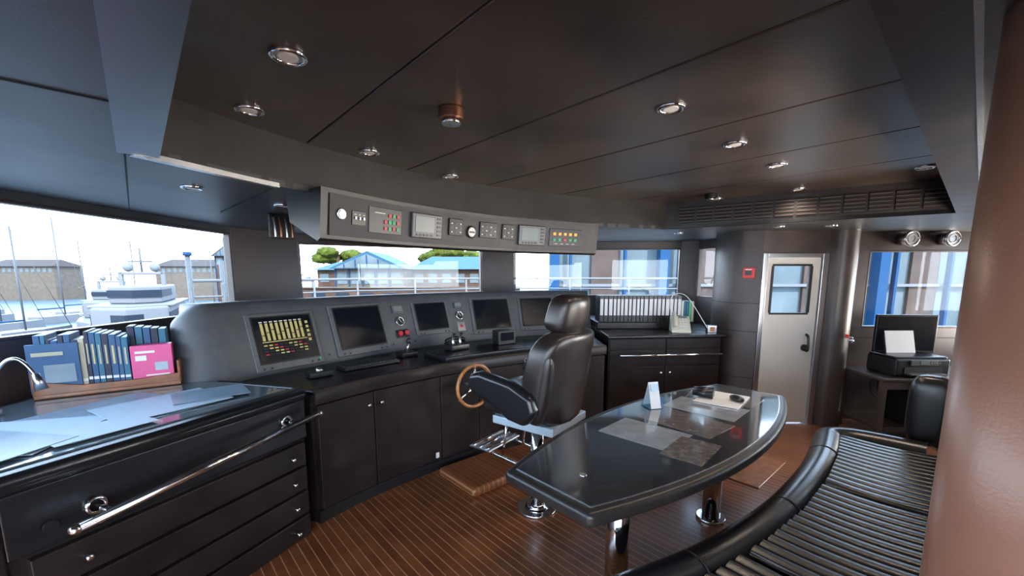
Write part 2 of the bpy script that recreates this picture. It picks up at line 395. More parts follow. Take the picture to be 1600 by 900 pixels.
box('plate', (2.47, 4.385, 1.62), (.11, .03, .11), 'red', math.radians(-38), g, .006); box('glass', (2.457, 4.372, 1.62), (.06, .01, .045), 'blackpl', math.radians(-38), g); box('label', (2.457, 4.371, 1.655), (.06, .01, .008), 'white', math.radians(-38), g)
box('trim', (3.42, 4.2, .98), (.04, .01, .04), 'red', 0, grp('light_switch'), .003)
g = grp('door_hook_plate'); box('plate', (3.62, 4.47, .90), (.16, .03, .07), 'steel', 0, g, .008); tube('grab', [(3.56, 4.45, .9), (3.56, 4.40, .9), (3.68, 4.40, .9), (3.68, 4.45, .9)], .01, 'chrome', g)
for x in (4.10, 4.52):
    g = grp('wall_speaker', (x, 4.36, 1.97)); R = Matrix.Rotation(math.radians(90), 4, 'X')
    cyl('grille', (0, .12, 0), (0, -.0, 0), .062, 'steel', g, n=32); torus('ring', (0, 0, 0), .07, .012, 'chrome', g, mw=R); torus('ring2', (0, 0, 0), .038, .005, 'white', g, mw=Matrix.Translation((0, -.003, 0)) @ R)

# ---------------------------------------------------------------- helm console
con = grp('helm_console')
FP = Path([(-1.24, 2.50), (-1.12, 2.68), (-.95, 2.90), (-.58, 3.28), (-.15, 3.62), (.4, 3.95), (.95, 4.2)])
BP = Path([(-1.85, 2.68), (-1.72, 2.95), (-1.48, 3.3), (-1.2, 3.7), (-.85, 4.1), (-.4, 4.5), (.1, 4.8), (.6, 5.0), (.98, 5.08)])
def strip(name, pa, pb, z0, z1, m, parent, a0=0, a1=None, b0=0, b1=None, da=0, db=0, n=24, b=0):
    a1 = pa.L if a1 is None else a1; b1 = pb.L if b1 is None else b1
    A = []; B = []
    for i in range(n+1):
        p, t = pa.at(a0+(a1-a0)*i/n); A.append((p.x-t.y*da, p.y+t.x*da))
        p, t = pb.at(b0+(b1-b0)*i/n); B.append((p.x-t.y*db, p.y+t.x*db))
    bm = bmesh.new(); R = []
    for a, c in zip(A, B): R.append([bm.verts.new((*a, z0)), bm.verts.new((*c, z0)), bm.verts.new((*c, z1)), bm.verts.new((*a, z1))])
    for i in range(n):
        for j in range(4): bm.faces.new((R[i][j], R[i][(j+1) % 4], R[i+1][(j+1) % 4], R[i+1][j]))
    bm.faces.new(R[0]); bm.faces.new(R[-1][::-1])
    return bev(finish(name, bm, m, parent), b)
strip('cabinet_core', FP, BP, .0, .86, 'cab', con, da=.03, db=.1)
strip('desk_top', FP, BP, .86, .89, 'black', con, da=-.02, db=.15, b=.01)
FP.loft('desk_edge', [(-.03, .80), (-.035, .87), (-.02, .893), (.03, .893), (.03, .80)], 'cab', parent=con, n=40, smooth=True)
FP.loft('kick', [(0, 0), (0, .08), (.04, .08), (.04, 0)], 'blackpl', parent=con, n=40)
cuts = [0.02, .44, 1.02, 1.40, 1.98, FP.L]
for i in range(len(cuts)-1):
    FP.loft('cabinet_door_%d' % i, [(-.012, .09), (-.012, .785), (.03, .785), (.03, .09)], 'cab', s0=cuts[i]+.004, s1=cuts[i+1]-.004, parent=con, n=10, b=.004)
def knob(par, mtx):
    cyl('knob_stem', (0, 0, 0), (0, 0, .018), .007, 'chrome', par, mw=mtx); cushion('knob', (0, 0, .024), (.026, .026, .018), 'chrome', par, e=.9, mw=mtx, nu=16, nv=10)
for s in (.39, .49): knob(con, FP.frame(s, -.012, .70, 0))
mw = FP.frame(.97, -.012, .14, 0); box('floor_switch', (0, 0, .006), (.03, .045, .01), 'white', 0, con, .003, mw)
mw = FP.frame(1.2, -.012, .56, 0); cyl('door_lock', (0, 0, 0), (0, 0, .01), .014, 'steel', con, mw=mw)
# sloped instrument housing
TILT = math.atan2(.15, .43)
HP = [(0, .88), (0, .91), (.15, 1.34), (.165, 1.385), (.20, 1.41), (.50, 1.40), (.52, 1.36), (.52, .86)]
BP.loft('instrument_housing', HP, 'panelgrey', parent=con, n=60, smooth=True)
# rounded port end: the same section turned about its rear corner
p_, t_ = BP.at(0); N_ = Vector((-t_.y, t_.x))
bm = bmesh.new(); rings = []
piv = p_+N_*.52
NE = 12
for i in range(NE+1):
    f_ = i/NE; a = math.radians(38)*f_; sc_ = 1-.22*f_**2
    ring = []
    for dd, z in HP:
        rr_ = (.52-dd)*sc_+.001
        dv = -N_; dv = Vector((dv.x*math.cos(a)+dv.y*math.sin(a), -dv.x*math.sin(a)+dv.y*math.cos(a)))
        q = piv+dv*rr_; ring.append(bm.verts.new((q.x, q.y, .86+(z-.86)*(1-.22*f_**2))))
    rings.append(ring)
for i in range(NE):
    for j in range(8): bm.faces.new((rings[i][j], rings[i][(j+1) % 8], rings[i+1][(j+1) % 8], rings[i+1][j]))
bm.faces.new(rings[0]); bm.faces.new(rings[-1][::-1])
ob = finish('housing_end', bm, 'panelgrey', con, True); ob.data.set_sharp_from_angle(angle=math.radians(40))
def on(s, v, tilt=TILT):
    """frame on the sloping face at slope distance v above its foot"""
    return BP.frame(s, v*math.sin(tilt), .91+v*math.cos(tilt), tilt)
def monitor(s, v, w_, h, nm):
    mw = on(s, v)
    box(nm+'_bezel', (0, 0, .006), (w_, h, .03), 'panelgrey2', 0, con, .008, mw)
    box(nm+'_inner', (0, .012, .021), (w_*.88, h*.82, .006), 'blackpl', 0, con, .003, mw)
    box(nm+'_screen', (0, .012, .024), (w_*.82, h*.76, .004), 'screen', 0, con, 0, mw)
    for q in (-.4, -.3, .3, .4): cyl(nm+'_button', (w_*q, -h*.455, .02), (w_*q, -h*.455, .026), .008, 'blackpl', con, mw=mw, n=12)
    return mw
mw = monitor(.43, .215, .51, .43, 'alarm_display')
for i in range(9):
    box('bar', (-.16+.036*i, .07, .028), (.018, .13, .003), 'yellow', 0, con, 0, mw)
    box('bar_gap', (-.16+.036*i, .045+.02*(i % 3), .0296), (.018, .006, .001), 'blackpl', 0, con, 0, mw)
    box('bar_cap', (-.16+.036*i, .145, .028), (.022, .008, .003), 'white', 0, con, 0, mw)
box('bar_line', (-.01, -.005, .028), (.33, .006, .003), 'yellow', 0, con, 0, mw)
for j in range(4):
    for i in range(9): box('cell', (-.16+.036*i, -.03-.022*j, .028), (.024, .009, .003), ('yellow', 'redb', 'blackpl', 'yellow', 'blackpl')[(i*3+j*2) % 5] , 0, con, 0, mw)
for i in range(5): box('side_cell', (.175, .12-.035*i, .028), (.02, .02, .003), 'yellow', 0, con, 0, mw)
cyl('led', (.22, -.18, .02), (.22, -.18, .026), .01, 'green', con, mw=mw)
monitor(1.08, .235, .53, .45, 'radar'); monitor(1.86, .27, .42, .35, 'chart_plotter'); monitor(2.60, .25, .52, .42, 'echo_sounder'); monitor(3.18, .25, .48, .42, 'conning')
def gauge(s, v, r=.04, par=con):
    mw = on(s, v); cyl('gauge_face', (0, 0, 0), (0, 0, .014), r*.9, 'blackpl', par, mw=mw); torus('gauge_rim', (0, 0, .012), r, .006, 'chrome', par, mw=mw)
    box('needle', (0, r*.2, .016), (.004, r*1.1, .002), 'white', .5, par, 0, mw)
    for k in range(9):
        a = math.radians(-30+30*k); box('tick', (r*.75*math.cos(a), r*.75*math.sin(a), .015), (.006, .002, .002), 'white', a, par, 0, mw)
gauge(1.50, .26); gauge(2.20, .27); 
for s, v, w_, h in ((1.50, .38, .12, .08), (2.20, .385, .09, .06)):
    mw = on(s, v); box('small_display', (0, 0, .008), (w_, h, .02), 'panelgrey2', 0, con, .004, mw); box('small_lcd', (0, .005, .019), (w_*.75, h*.6, .003), 'lcd', 0, con, 0, mw)
mw = on(1.50, .14); box('switch_plate', (0, 0, .004), (.14, .08, .012), 'blackpl', 0, con, .004, mw)
for x in (-.035, .035): cyl('emergency_stop', (x, 0, .01), (x, 0, .035), .022, 'redb', con, mw=mw)
mw = on(2.20, .15); box('switch_plate', (0, 0, .004), (.09, .1, .012), 'steel', 0, con, .004, mw); box('switch', (0, 0, .012), (.03, .03, .012), 'redb', 0, con, .002, mw)
for s in (.74, 1.38, 1.62, 2.10, 2.31, 2.87):
    mw = on(s, .05); cyl('socket', (0, 0, 0), (0, 0, .006), .008, 'blackpl', con, mw=mw)
# raised helm pod
pod = strip('helm_pod', FP, FP, .89, .93, 'black', con, a0=1.1, a1=2.7, b0=1.1, b1=2.7, da=.02, db=.40, b=.01)
# keyboard, controls
kb = grp('keyboard', (-1.13, 3.22, .892), math.radians(47))
box('base', (0, 0, .012), (.46, .17, .02), 'blackpl', 0, kb, .004)
for r in range(5):
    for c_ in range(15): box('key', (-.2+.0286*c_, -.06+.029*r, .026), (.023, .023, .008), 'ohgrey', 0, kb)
g = grp('trackball_controller', (-1.36, 2.87, .892), math.radians(45)); box('body', (0, 0, .02), (.16, .11, .04), 'blackpl', 0, g, .008); cushion('ball', (0, 0, .045), (.05, .05, .04), 'steel', g, e=1)
g = grp('joystick_control', (-.93, 3.62, .892), math.radians(45)); box('body', (0, 0, .02), (.15, .13, .04), 'blackpl', 0, g, .008); cyl('stick', (0, 0, .03), (.02, 0, .12), .01, 'steel', g); cushion('grip', (.022, 0, .13), (.04, .04, .05), 'blackpl', g, e=.8)
g = grp('throttle_lever', (-.5, 3.72, .93), math.radians(45)); box('body', (0, 0, .03), (.2, .14, .06), 'blackpl', 0, g, .015)
for x in (-.04, .04): tube('lever', [(x, 0, .05), (x, .02, .10), (x, -.02, .15)], .012, 'steel', g)
g = grp('autopilot_unit', (-.08, 4.03, .93), math.radians(35)); box('body', (0, 0, .07), (.2, .12, .14), 'blackpl', 0, g, .01); box('face', (0, -.062, .08), (.15, .004, .08), 'screen', 0, g)
g = grp('telephone_handset', (-.55, 3.98, .93), math.radians(35)); box('cradle', (0, 0, .015), (.2, .08, .03), 'blackpl', 0, g, .008); tube('handset', [(-.1, 0, .04), (-.06, 0, .065), (.06, 0, .065), (.1, 0, .04)], .018, 'black', g)
# wheel
wh = grp('steering_wheel', (-.30, 3.28, .71), ANG1-math.pi/2)
RX = Matrix.Rotation(math.radians(90), 4, 'X')
torus('rim', (0, 0, 0), .17, .014, 'woodlt', wh, mw=RX)
torus('inner_ring', (0, 0, 0), .05, .008, 'chrome', wh, mw=RX)
for k in range(3):
    a = math.radians(90+120*k); cyl('spoke', (0, 0, 0), (.165*math.cos(a), 0, .165*math.sin(a)), .009, 'chrome', wh)
cyl('hub', (0, -.02, 0), (0, .02, 0), .035, 'chrome', wh); cyl('shaft', (0, .02, 0), (0, .17, 0), .02, 'steel', wh)

# ---------------------------------------------------------------- starboard cabinet
sc = grp('starboard_cabinet')
scp = [(1.0, 4.28), (2.31, 4.42), (2.31, 4.9), (2.5, 5.4), (2.3, 5.68), (1.0, 5.8)]
prism('carcass', [(1.02, 4.34), (2.27, 4.47), (2.28, 4.9), (2.5, 5.4), (2.3, 5.66), (1.0, 5.8)], 0, .93, 'cab', sc)
prism('top', scp, .93, .97, 'black', sc, .012)
prism('ledge', [(1.0, 4.85), (2.05, 4.85), (2.3, 5.4), (2.28, 5.66), (1.0, 5.8)], .97, 1.05, 'cab', sc, .01)
ang = math.atan2(.14, 1.31)
def scx(f, off): 
    return (1.02+1.25*f+off*math.sin(ang), 4.34+.13*f-off*math.cos(ang))
for i in range(2):
    for z0, z1 in ((.09, .62), (.64, .80), (.815, .925)):
        seg_box('front_panel', scx(i*.5+.01, .015), scx(i*.5+.49, .015), z0, z1, .02, 'cab', sc, .004)
for f_ in (.46, .54):
    x, y = scx(f_, .03); cushion('knob', (x, y, .56), (.03, .03, .03), 'chrome', sc, e=1, nu=14, nv=8)
a = scx(.08, .07); b_ = scx(.98, .07)
cyl('rail', (*a, .76), (*b_, .76), .013, 'chrome', sc)
for f_ in (.15, .9):
    a = scx(f_, .07); b2 = scx(f_, .0); cyl('bracket', (*a, .76), (*b2, .76), .01, 'chrome', sc)
# binders
bd = grp('binder_row')
x = 1.03
i = 0
while x < 1.98:
    wd = random.choice((.042, .05, .05, .056)); h = .31
    box('binder', (x+wd/2, 5.02, 1.05+h/2), (wd-.004, .27, h), 'blackpl' , 0, bd, .003)
    box('spine_label', (x+wd/2, 4.883, 1.05+h*.56), (wd*.7, .003, h*.62), 'white', 0, bd)
    x += wd+.001
for i in range(5):
    box('book', (2.02+.03*i, 5.03, 1.05+.12), (.026, .22, .24), ('white', 'blue2', 'blue2', 'green', 'cream')[i], 0, bd, .002)
# phone
ph = grp('desk_telephone', (1.86, 4.57, .972), math.radians(-12))
bm = bmesh.new()
prof = [(-.1, 0), (-.1, .03), (.06, .17), (.1, .17), (.1, 0)]
for sx in (-.1, .1): [bm.verts.new((sx, y, z)) for y, z in prof]
bm.verts.ensure_lookup_table(); vs = bm.verts
bm.faces.new(vs[0:5]); bm.faces.new(vs[5:10])
for k in range(5): bm.faces.new((vs[k], vs[(k+1) % 5], vs[5+(k+1) % 5], vs[5+k]))
bev(finish('body', bm, 'phone', ph), .008)
tube('handset', [(-.06, -.09, .07), (-.06, -.06, .12), (-.06, .03, .20), (-.06, .07, .20)], .022, 'phone', ph)
for r in range(4):
    for c_ in range(3): box('key', (.0+.03*c_, -.06+.03*r, .068+.026*r), (.02, .018, .01), 'white', 0, ph, rx=math.radians(41))
box('lcd', (.03, .045, .16), (.09, .035, .01), 'lcd', 0, ph, rx=math.radians(41))
tube('cord', [(-.08, .03, .13), (-.14, .10, .38), (.04, .13, .45), (.19, .09, .23), (.30, .03, .03)], .004, 'white', ph)
g = grp('wall_socket_box', (2.2, 4.56, .97)); box('body', (0, 0, .04), (.1, .06, .08), 'steel', 0, g, .006); box('insert', (0, -.032, .04), (.05, .004, .05), 'woodlt', 0, g)
tube('lead', [(2.13, 4.52, .98), (2.05, 4.50, 1.02), (2.02, 4.60, .98)], .004, 'blackpl', grp('power_lead'))

# ---------------------------------------------------------------- overhead instrument panel
op = grp('overhead_instrument_panel')
OP = Path([S(.78, 2.40), S(1.3, 2.56), S(1.8, 2.63), S(2.5, 2.62), S(3.25, 2.42)])
OP.loft('housing', [(0, 2.07), (.035, 1.80), (.06, 1.785), (.3, 1.90), (.32, 2.05)], 'leather', parent=op, n=40, smooth=True)
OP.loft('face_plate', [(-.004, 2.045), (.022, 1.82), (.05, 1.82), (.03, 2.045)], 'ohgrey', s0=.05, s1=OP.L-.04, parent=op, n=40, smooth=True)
def oo(o_frac, z): 
    return OP.frame(o_frac, (2.045-z)*.1156-.004, z, -.115)
SCL = OP.L/(3.25-.78)
def os_(o): return (o-.78)*SCL
mw = oo(os_(.90), 1.94); torus('speaker_ring', (0, 0, .004), .026, .006, 'steel', op, mw=mw); cyl('speaker', (0, 0, 0), (0, 0, .012), .02, 'steel', op, mw=mw)
mw = oo(os_(1.02), 1.93); box('switch_plate', (0, 0, .002), (.10, .08, .008), 'blackpl', 0, op, .002, mw)
for i in range(3):
    box('mark', (-.03+.03*i, .02, .008), (.016, .004, .003), 'white', 0, op, 0, mw); box('toggle', (-.03+.03*i, 0, .01), (.006, .014, .01), 'steel', 0, op, 0, mw)
mw = oo(os_(1.22), 1.935); box('alarm_panel', (0, 0, .002), (.27, .155, .01), 'blackpl', 0, op, .003, mw); 
for sx, sy, w_, h in ((0, .074, .26, .002), (0, -.074, .26, .002), (-.13, 0, .002, .15), (.13, 0, .002, .15)): box('outline', (sx, sy, .009), (w_, h, .002), 'panelgrey2', 0, op, 0, mw)
for r in range(3):
    for c_ in range(4):
        if (r, c_) != (2, 0): box('button', (-.005+.033*c_, -.045+.04*r, .01), (.024, .022, .006), ('redb', 'green', 'redb', 'green', 'green')[(r*2+c_) % 5], 0, op, .001, mw)
box('legend', (-.05, .045, .009), (.08, .005, .002), 'white', 0, op, 0, mw)
def display(o, w_):
    mw = oo(os_(o), 1.935); box('display_case', (0, 0, .012), (w_, .165, .03), 'panelgrey2', 0, op, .008, mw); box('display_lcd', (-w_*.1, .01, .028), (w_*.62, .10, .004), 'lcd', 0, op, 0, mw)
    for k in range(5): box('display_key', (w_*.37, -.055+.028*k, .028), (w_*.12, .014, .005), 'blackpl', 0, op, 0, mw)
    for k in range(5): box('display_key', (-w_*.35+k*w_*.12, -.062, .028), (w_*.07, .014, .005), 'blackpl', 0, op, 0, mw)
display(1.545, .26); display(2.55, .27)
for o, w_ in ((1.80, .12), (2.11, .17), (2.31, .12)):
    mw = oo(os_(o), 1.95); box('module', (0, 0, .006), (w_, .12, .016), 'blackpl', 0, op, .004, mw)
    n_ = int(w_/.04)
    for r in range(3):
        for c_ in range(n_): box('module_key', (-w_/2+.02+(w_-.04)*(c_/(max(1, n_-1))), -.035+.03*r, .015), (.014, .008, .006), 'panelgrey2' if (r+c_) % 2 else 'white', 0, op, 0, mw)
mw = oo(os_(1.95), 1.925); cyl('dial', (0, 0, 0), (0, 0, .014), .04, 'white', op, mw=mw); torus('dial_rim', (0, 0, .012), .04, .006, 'blackpl', op, mw=mw); box('dial_mark', (0, 0, .016), (.05, .012, .003), 'blackpl', 0, op, 0, mw)
mw = oo(os_(2.90), 1.93); box('alarm_panel_2', (0, 0, .002), (.34, .15, .01), 'blackpl', 0, op, .003, mw)
for r in range(2):
    for c_ in range(5): box('button', (-.12+.055*c_, .03-.05*r, .01), (.028, .024, .006), ('orange', 'green')[r] if not (r and c_ == 2) else 'redb', 0, op, .001, mw)
for c_ in range(4): box('mark', (-.1+.06*c_, -.055, .009), (.03, .004, .002), 'white', 0, op, 0, mw)
# hooks near the port end of the panel
g = grp('handset_rack', (-1.72, 3.2, 1.93), math.radians(50))
box('plate', (0, .02, .03), (.18, .02, .18), 'leather', 0, g, .01)
for i in range(4): tube('hook', [(-.06+.04*i, 0, .09), (-.06+.04*i, -.03, .04), (-.06+.04*i, -.02, -.05)], .007, 'copper' if i % 2 else 'steel', g)

# ---------------------------------------------------------------- chart table / drawer locker on the port side
lk = grp('chart_table')
Lp0 = Vector((-1.25, 2.43)); Lp1 = Vector((-1.72, 1.29)); lt = (Lp1-Lp0).normalized(); ln = Vector((-lt.y, lt.x))
if ln.x < 0: ln = -ln   # faces the cabin
LL = (Lp1-Lp0).length
lang = math.atan2(lt.y, lt.x)
def lp(m_, off=0): v = Lp0+lt*m_+ln*off; return (v.x, v.y)
prism('carcass', [lp(.01, -.02), lp(LL, -.02), (-2.66, 1.15), (-2.62, 2.65), (-1.86, 2.55)], 0, .86, 'cab', lk)
prism('worktop', [lp(0, .03), lp(LL+.02, .03), (-2.68, 1.12), (-2.64, 2.68), (-1.86, 2.60)], .86, .925, 'black', lk, .03, 4)
prism('glass_top', [lp(.07, -.07), lp(LL-.0, -.07), (-2.64, 1.16), (-2.60, 2.62), (-1.86, 2.55)], .925, .932, 'counter', lk)
tube('rolled_edge', [(*lp(LL+.02, .005), .905), (*lp(.03, .005), .905), (-1.33, 2.45, .905), (-1.86, 2.58, .905)], .03, 'black', lk, smooth=False)
seg_box('apron', lp(0, .0), lp(LL, .0), .62, .86, -.03, 'black', lk, .01)
zs = [(.0, .14), (.15, .295), (.305, .45), (.46, .605)]
for z0, z1 in zs:
    a = Vector(lp(.03, 0)); b_ = Vector(lp(LL-.05, 0)); nn = ln*.012
    prism('drawer_front', [tuple(a-ln*.03), tuple(b_-ln*.03), tuple(b_+nn), tuple(a+nn)], z0+.004, z1-.002, 'cab', lk, .005)
def lframe(m_, z):
    p = Vector(lp(m_, .012)); M4 = Matrix.Identity(4); X = Vector((-lt.x, -lt.y, 0)); Y = Vector((0, 0, 1)); Z = Vector((ln.x, ln.y, 0))
    for i in range(3): M4[i][0] = X[i]; M4[i][1] = Y[i]; M4[i][2] = Z[i]
    M4.translation = (p.x, p.y, z); return M4
for z in (.53, .375, .22, .06):
    for m_ in (.13, 1.04): knob(lk, lframe(m_, z))
cyl('socket', (0, 0, -.004), (0, 0, .004), .022, 'blackpl', lk, mw=lframe(1.12, .70))
box('end_post', (*lp(LL+.03, -.03), .45), (.07, .07, .9), 'cab', lang, lk, .015)
rl = lk
cyl('rail', (*lp(-.02, .09), .775), (*lp(1.10, .13), .705), .018, 'chrome', rl)
for m_, z_, of in ((-.02, .775, .09), (1.10, .705, .13)): cushion('rail_end', (*lp(m_, of), z_), (.042, .042, .042), 'chrome', rl, e=1, nu=16, nv=10)
for m_, z_, of in ((.14, .765, .096), (.99, .712, .126)):
    cyl('bracket', (*lp(m_, of), z_), (*lp(m_, .0), z_), .012, 'chrome', rl); torus('flange', (0, 0, -.004), .028, .008, 'chrome', rl, mw=lframe(m_, z_)); 
# papers
g = grp('paper_charts')
def sheet(c, s, rz, z, m): box('sheet', (c[0], c[1], z), (s[0], s[1], .003), m, math.radians(rz), g)
sheet((-1.95, 1.95), (.58, .58), -18, .934, 'chart'); sheet((-2.13, 1.62), (.6, .46), 14, .938, 'paper'); sheet((-1.80, 2.08), (.38, .48), -30, .941, 'paper'); sheet((-2.05, 1.5), (.5, .34), -8, .945, 'chart'); sheet((-1.78, 1.72), (.2, .34), -25, .943, 'paper'); sheet((-1.68, 2.25), (.26, .34), -48, .946, 'chart')
# book tray
bt = grp('book_rack', (-2.36, 2.42, .934), math.radians(34))
box('base', (0, 0, .012), (.62, .24, .022), 'woodred', 0, bt, .004)
bmx = bmesh.new(); pr = [(-.31, .02), (.31, .02), (.31, .075), (.12, .06), (-.12, .06), (-.31, .10)]
for yy in (-.12, -.105): [bmx.verts.new((x_, yy, z_)) for x_, z_ in pr]
bmx.verts.ensure_lookup_table(); vs = bmx.verts; n_ = len(pr); bmx.faces.new(vs[0:n_]); bmx.faces.new(vs[n_:2*n_])
for k in range(n_): bmx.faces.new((vs[k], vs[(k+1) % n_], vs[n_+(k+1) % n_], vs[n_+k]))
bev(finish('front_lip', bmx, 'woodred', bt), .004)
for x_ in (-.305, .305): box('end', (x_, 0, .08), (.016, .24, .14), 'woodred', 0, bt, .006)
bk = grp('books', (-2.36, 2.42, .957), math.radians(34))
x = -.29; k = 0
cols = ['blue', 'blue2', 'navy', 'blue', 'navy', 'blue', 'navy', 'cream', 'navy', 'blue', 'blue2', 'navy', 'blue']
while x < .07:
    wd = random.uniform(.018, .032); h = random.uniform(.28, .35)
    c_ = cols[k % len(cols)]
    box('book', (x+wd/2, .01, h/2), (wd-.002, .2, h), c_, 0, bk, .002)
    box('title', (x+wd/2, -.0915, h*.62), (wd*.3, .002, h*.35), 'cream' if k % 3 else 'yellow', 0, bk)
    box('band', (x+wd/2, -.0915, h*.2), (wd*.8, .002, h*.05), 'white', 0, bk)
    x += wd; k += 1
for i in range(5): box('tall_book', (.09+.036*i, .045, .17), (.032, .12, .34-.012*i), ('navy', 'blue2', 'blue', 'navy', 'blue2')[i], 0, bk, .002)
box('blue_cover', (-.22, -.098, .14), (.20, .010, .27), 'blue', 0, bk, .002)
box('cover_photo', (-.20, -.1045, .11), (.12, .003, .10), 'chart', 0, bk)
box('cover_title', (-.24, -.1045, .22), (.12, .003, .02), 'cream', 0, bk)
box('carton', (.185, -.06, .115), (.19, .08, .23), 'pink', 0, bk, .002)
box('label', (.155, -.1015, .19), (.09, .002, .014), 'white', 0, bk); box('label', (.135, -.1015, .155), (.05, .002, .03), 'white', 0, bk); box('label', (.225, -.1015, .1), (.06, .002, .05), 'paper', 0, bk); box('label', (.205, -.1015, .05), (.11, .002, .008), 'white', 0, bk)
# gooseneck lamp
g = grp('gooseneck_chart_lamp')
cyl('base', (-2.47, 1.90, .937), (-2.47, 1.90, .965), .035, 'chrome', g)
tube('neck', [(-2.47, 1.90, .955), (-2.48, 1.92, 1.08), (-2.43, 1.95, 1.20), (-2.37, 1.98, 1.20), (-2.33, 1.99, 1.10)], .008, 'chrome', g)
cyl('head', (-2.335, 1.99, 1.12), (-2.32, 1.995, 1.04), .014, 'steel', g, r2=.025)

# ---------------------------------------------------------------- helm chair
ch = grp('helm_chair', (.17, 2.68, 0), math.radians(54))
cyl('base_disc', (0, 0, 0), (0, 0, .018), .135, 'chrome', ch, n=48, b=.006); cyl('base_cone', (0, 0, .018), (0, 0, .05), .08, 'chrome', ch, r2=.05, n=32)
cyl('post', (0, 0, .04), (0, 0, .64), .045, 'chrome', ch, n=32)
box('seat_plate', (0, -.02, .665), (.44, .46, .055), 'boxblue', 0, ch, .008)
cyl('swivel', (0, 0, .60), (0, 0, .64), .07, 'steel', ch)
def seatf(p):
    p.z += .03*(p.x/.25)**2*(1 if p.z > 0 else 0)+.02*(p.y/.25)**3*(1 if p.z > 0 else 0); return p
cushion('seat', (0, .06, .770), (.50, .52, .15), 'chair', ch, e=.4, fn=seatf)
def backf(p):
    k = p.z/.30
    p.x *= (1-.10*max(0, k)**2-.16*max(0, -k)**2)
    p.y += .05*(abs(p.x)/.26)**2 - .03*k*k
    return p
cushion('backrest', (0, -.20, .975), (.60, .18, .60), 'chair', ch, e=.42, rx=math.radians(9), fn=backf, nu=48, nv=30)
cushion('back_cushion', (0, -.145, .98), (.40, .15, .46), 'black', ch, e=.5, rx=math.radians(9))
for x_ in (-.23, .23): cushion('side_bolster', (x_, -.15, .95), (.12, .19, .50), 'chair', ch, e=.6, rx=math.radians(9))
def headf(p):
    p.x *= 1-.12*(p.z/.12); p.y += .04*(abs(p.x)/.15)**2; return p
cushion('headrest', (0, -.255, 1.365), (.34, .15, .24), 'chair', ch, e=.5, rx=math.radians(8), fn=headf)
for x_ in (-.06, .06): cyl('headrest_bar', (x_, -.25, 1.18), (x_, -.255, 1.30), .01, 'chrome', ch)
for sx in (-1, 1):
    X_ = sx*.305
    bm = bmesh.new(); pr = [(-.20, .80), (-.17, .90), (-.02, .965), (.22, 1.0), (.31, .975), (.33, .90), (.27, .85), (.12, .80), (0, .73), (-.12, .71)]
    rings = []
    for dx in (-.045, .045): rings.append([bm.verts.new((X_+dx, y_, z_)) for y_, z_ in pr])
    n_ = len(pr); bm.faces.new(rings[0]); bm.faces.new(rings[1][::-1])
    for k in range(n_): bm.faces.new((rings[0][k], rings[0][(k+1) % n_], rings[1][(k+1) % n_], rings[1][k]))
    bev(finish('armrest', bm, 'black', ch), .035, 5)
# footrest
for x_ in (-.14, .14): tube('foot_bar', [(x_, .06, .36), (x_, .22, .38), (x_, .42, .40)], .011, 'chrome', ch)
box('foot_plate', (0, .36, .405), (.36, .18, .015), 'steel', 0, ch, .004)
for y_ in (.30, .36, .42): cyl('foot_tread', (-.17, y_, .415), (.17, y_, .415), .008, 'chrome', ch)
cyl('foot_cross', (-.14, .06, .36), (.14, .06, .36), .014, 'chrome', ch); torus('foot_collar', (0, 0, .36), .052, .012, 'chrome', ch)
for x_ in (-.12, .12): cyl('foot_hanger', (x_, .20, .38), (x_, .16, .64), .009, 'chrome', ch)
# teak step
tp = grp('teak_step'); prism('step', [S(1.66, 2.26), S(2.26, 2.26), S(2.26, 2.74), S(1.66, 2.74)], .0, .075, 'teak2', tp, .03, 4)
g = grp('teak_floor_hatch'); prism('panel', [S(3.35, .95), S(4.0, .95), S(4.0, 1.55), S(3.35, 1.55)], .0, .012, 'hatch', g, .006)

# ---------------------------------------------------------------- table
tb = grp('table')
def outline(grow):
    pts = []; n_ = 24
    for i in range(n_+1):
        o = 1.13-grow+(2.25+2*grow)*i/n_; hw = .235+.205*(1-((o-2.255)/1.125)**2)+grow; pts.append((o, 1.08-hw))
    for i in range(n_+1):
        o = 3.38+grow-(2.25+2*grow)*i/n_; hw = .235+.205*(1-((o-2.255)/1.125)**2)+grow; pts.append((o, 1.08+hw))
    return [S(*p) for p in pts]
prism('rim', outline(0), .685, .745, 'leather', tb, .022, 5)
prism('under', outline(-.06), .66, .69, 'cab', tb)
prism('inlay_line', outline(-.045), .745, .7465, 'trimb', tb)
prism('glass_top', outline(-.05), .745, .749, 'tabletop', tb)
def inlay(o, w_, so, sw, rz, m, z=.7495): x_, y_ = S(o, w_); box('map', (x_, y_, z), (so, sw, .0012), m, ANG2+math.radians(rz), tb)
inlay(1.98, 1.13, .30, .40, 4, 'underpaper'); inlay(2.32, 1.08, .30, .46, -3, 'undermap'); inlay(2.66, 1.1, .3, .44, 3, 'underpaper', .7497); inlay(1.95, .86, .3, .2, 6, 'undermap', .7498); inlay(3.0, 1.1, .26, .40, 2, 'undermap', .7496)
for o in (1.6, 2.69):
    x_, y_ = S(o, 1.03); cyl('leg', (x_, y_, .0), (x_, y_, .66), .055, 'chrome', tb, n=32); cyl('leg_base', (x_, y_, 0), (x_, y_, .02), .09, 'chrome', tb, n=32, b=.005); cyl('leg_top', (x_, y_, .64), (x_, y_, .66), .09, 'chrome', tb, n=32)
x_, y_ = S(1.35, 1.05); cyl('inset_knob', (x_, y_, .749), (x_, y_, .753), .016, 'chrome', tb)
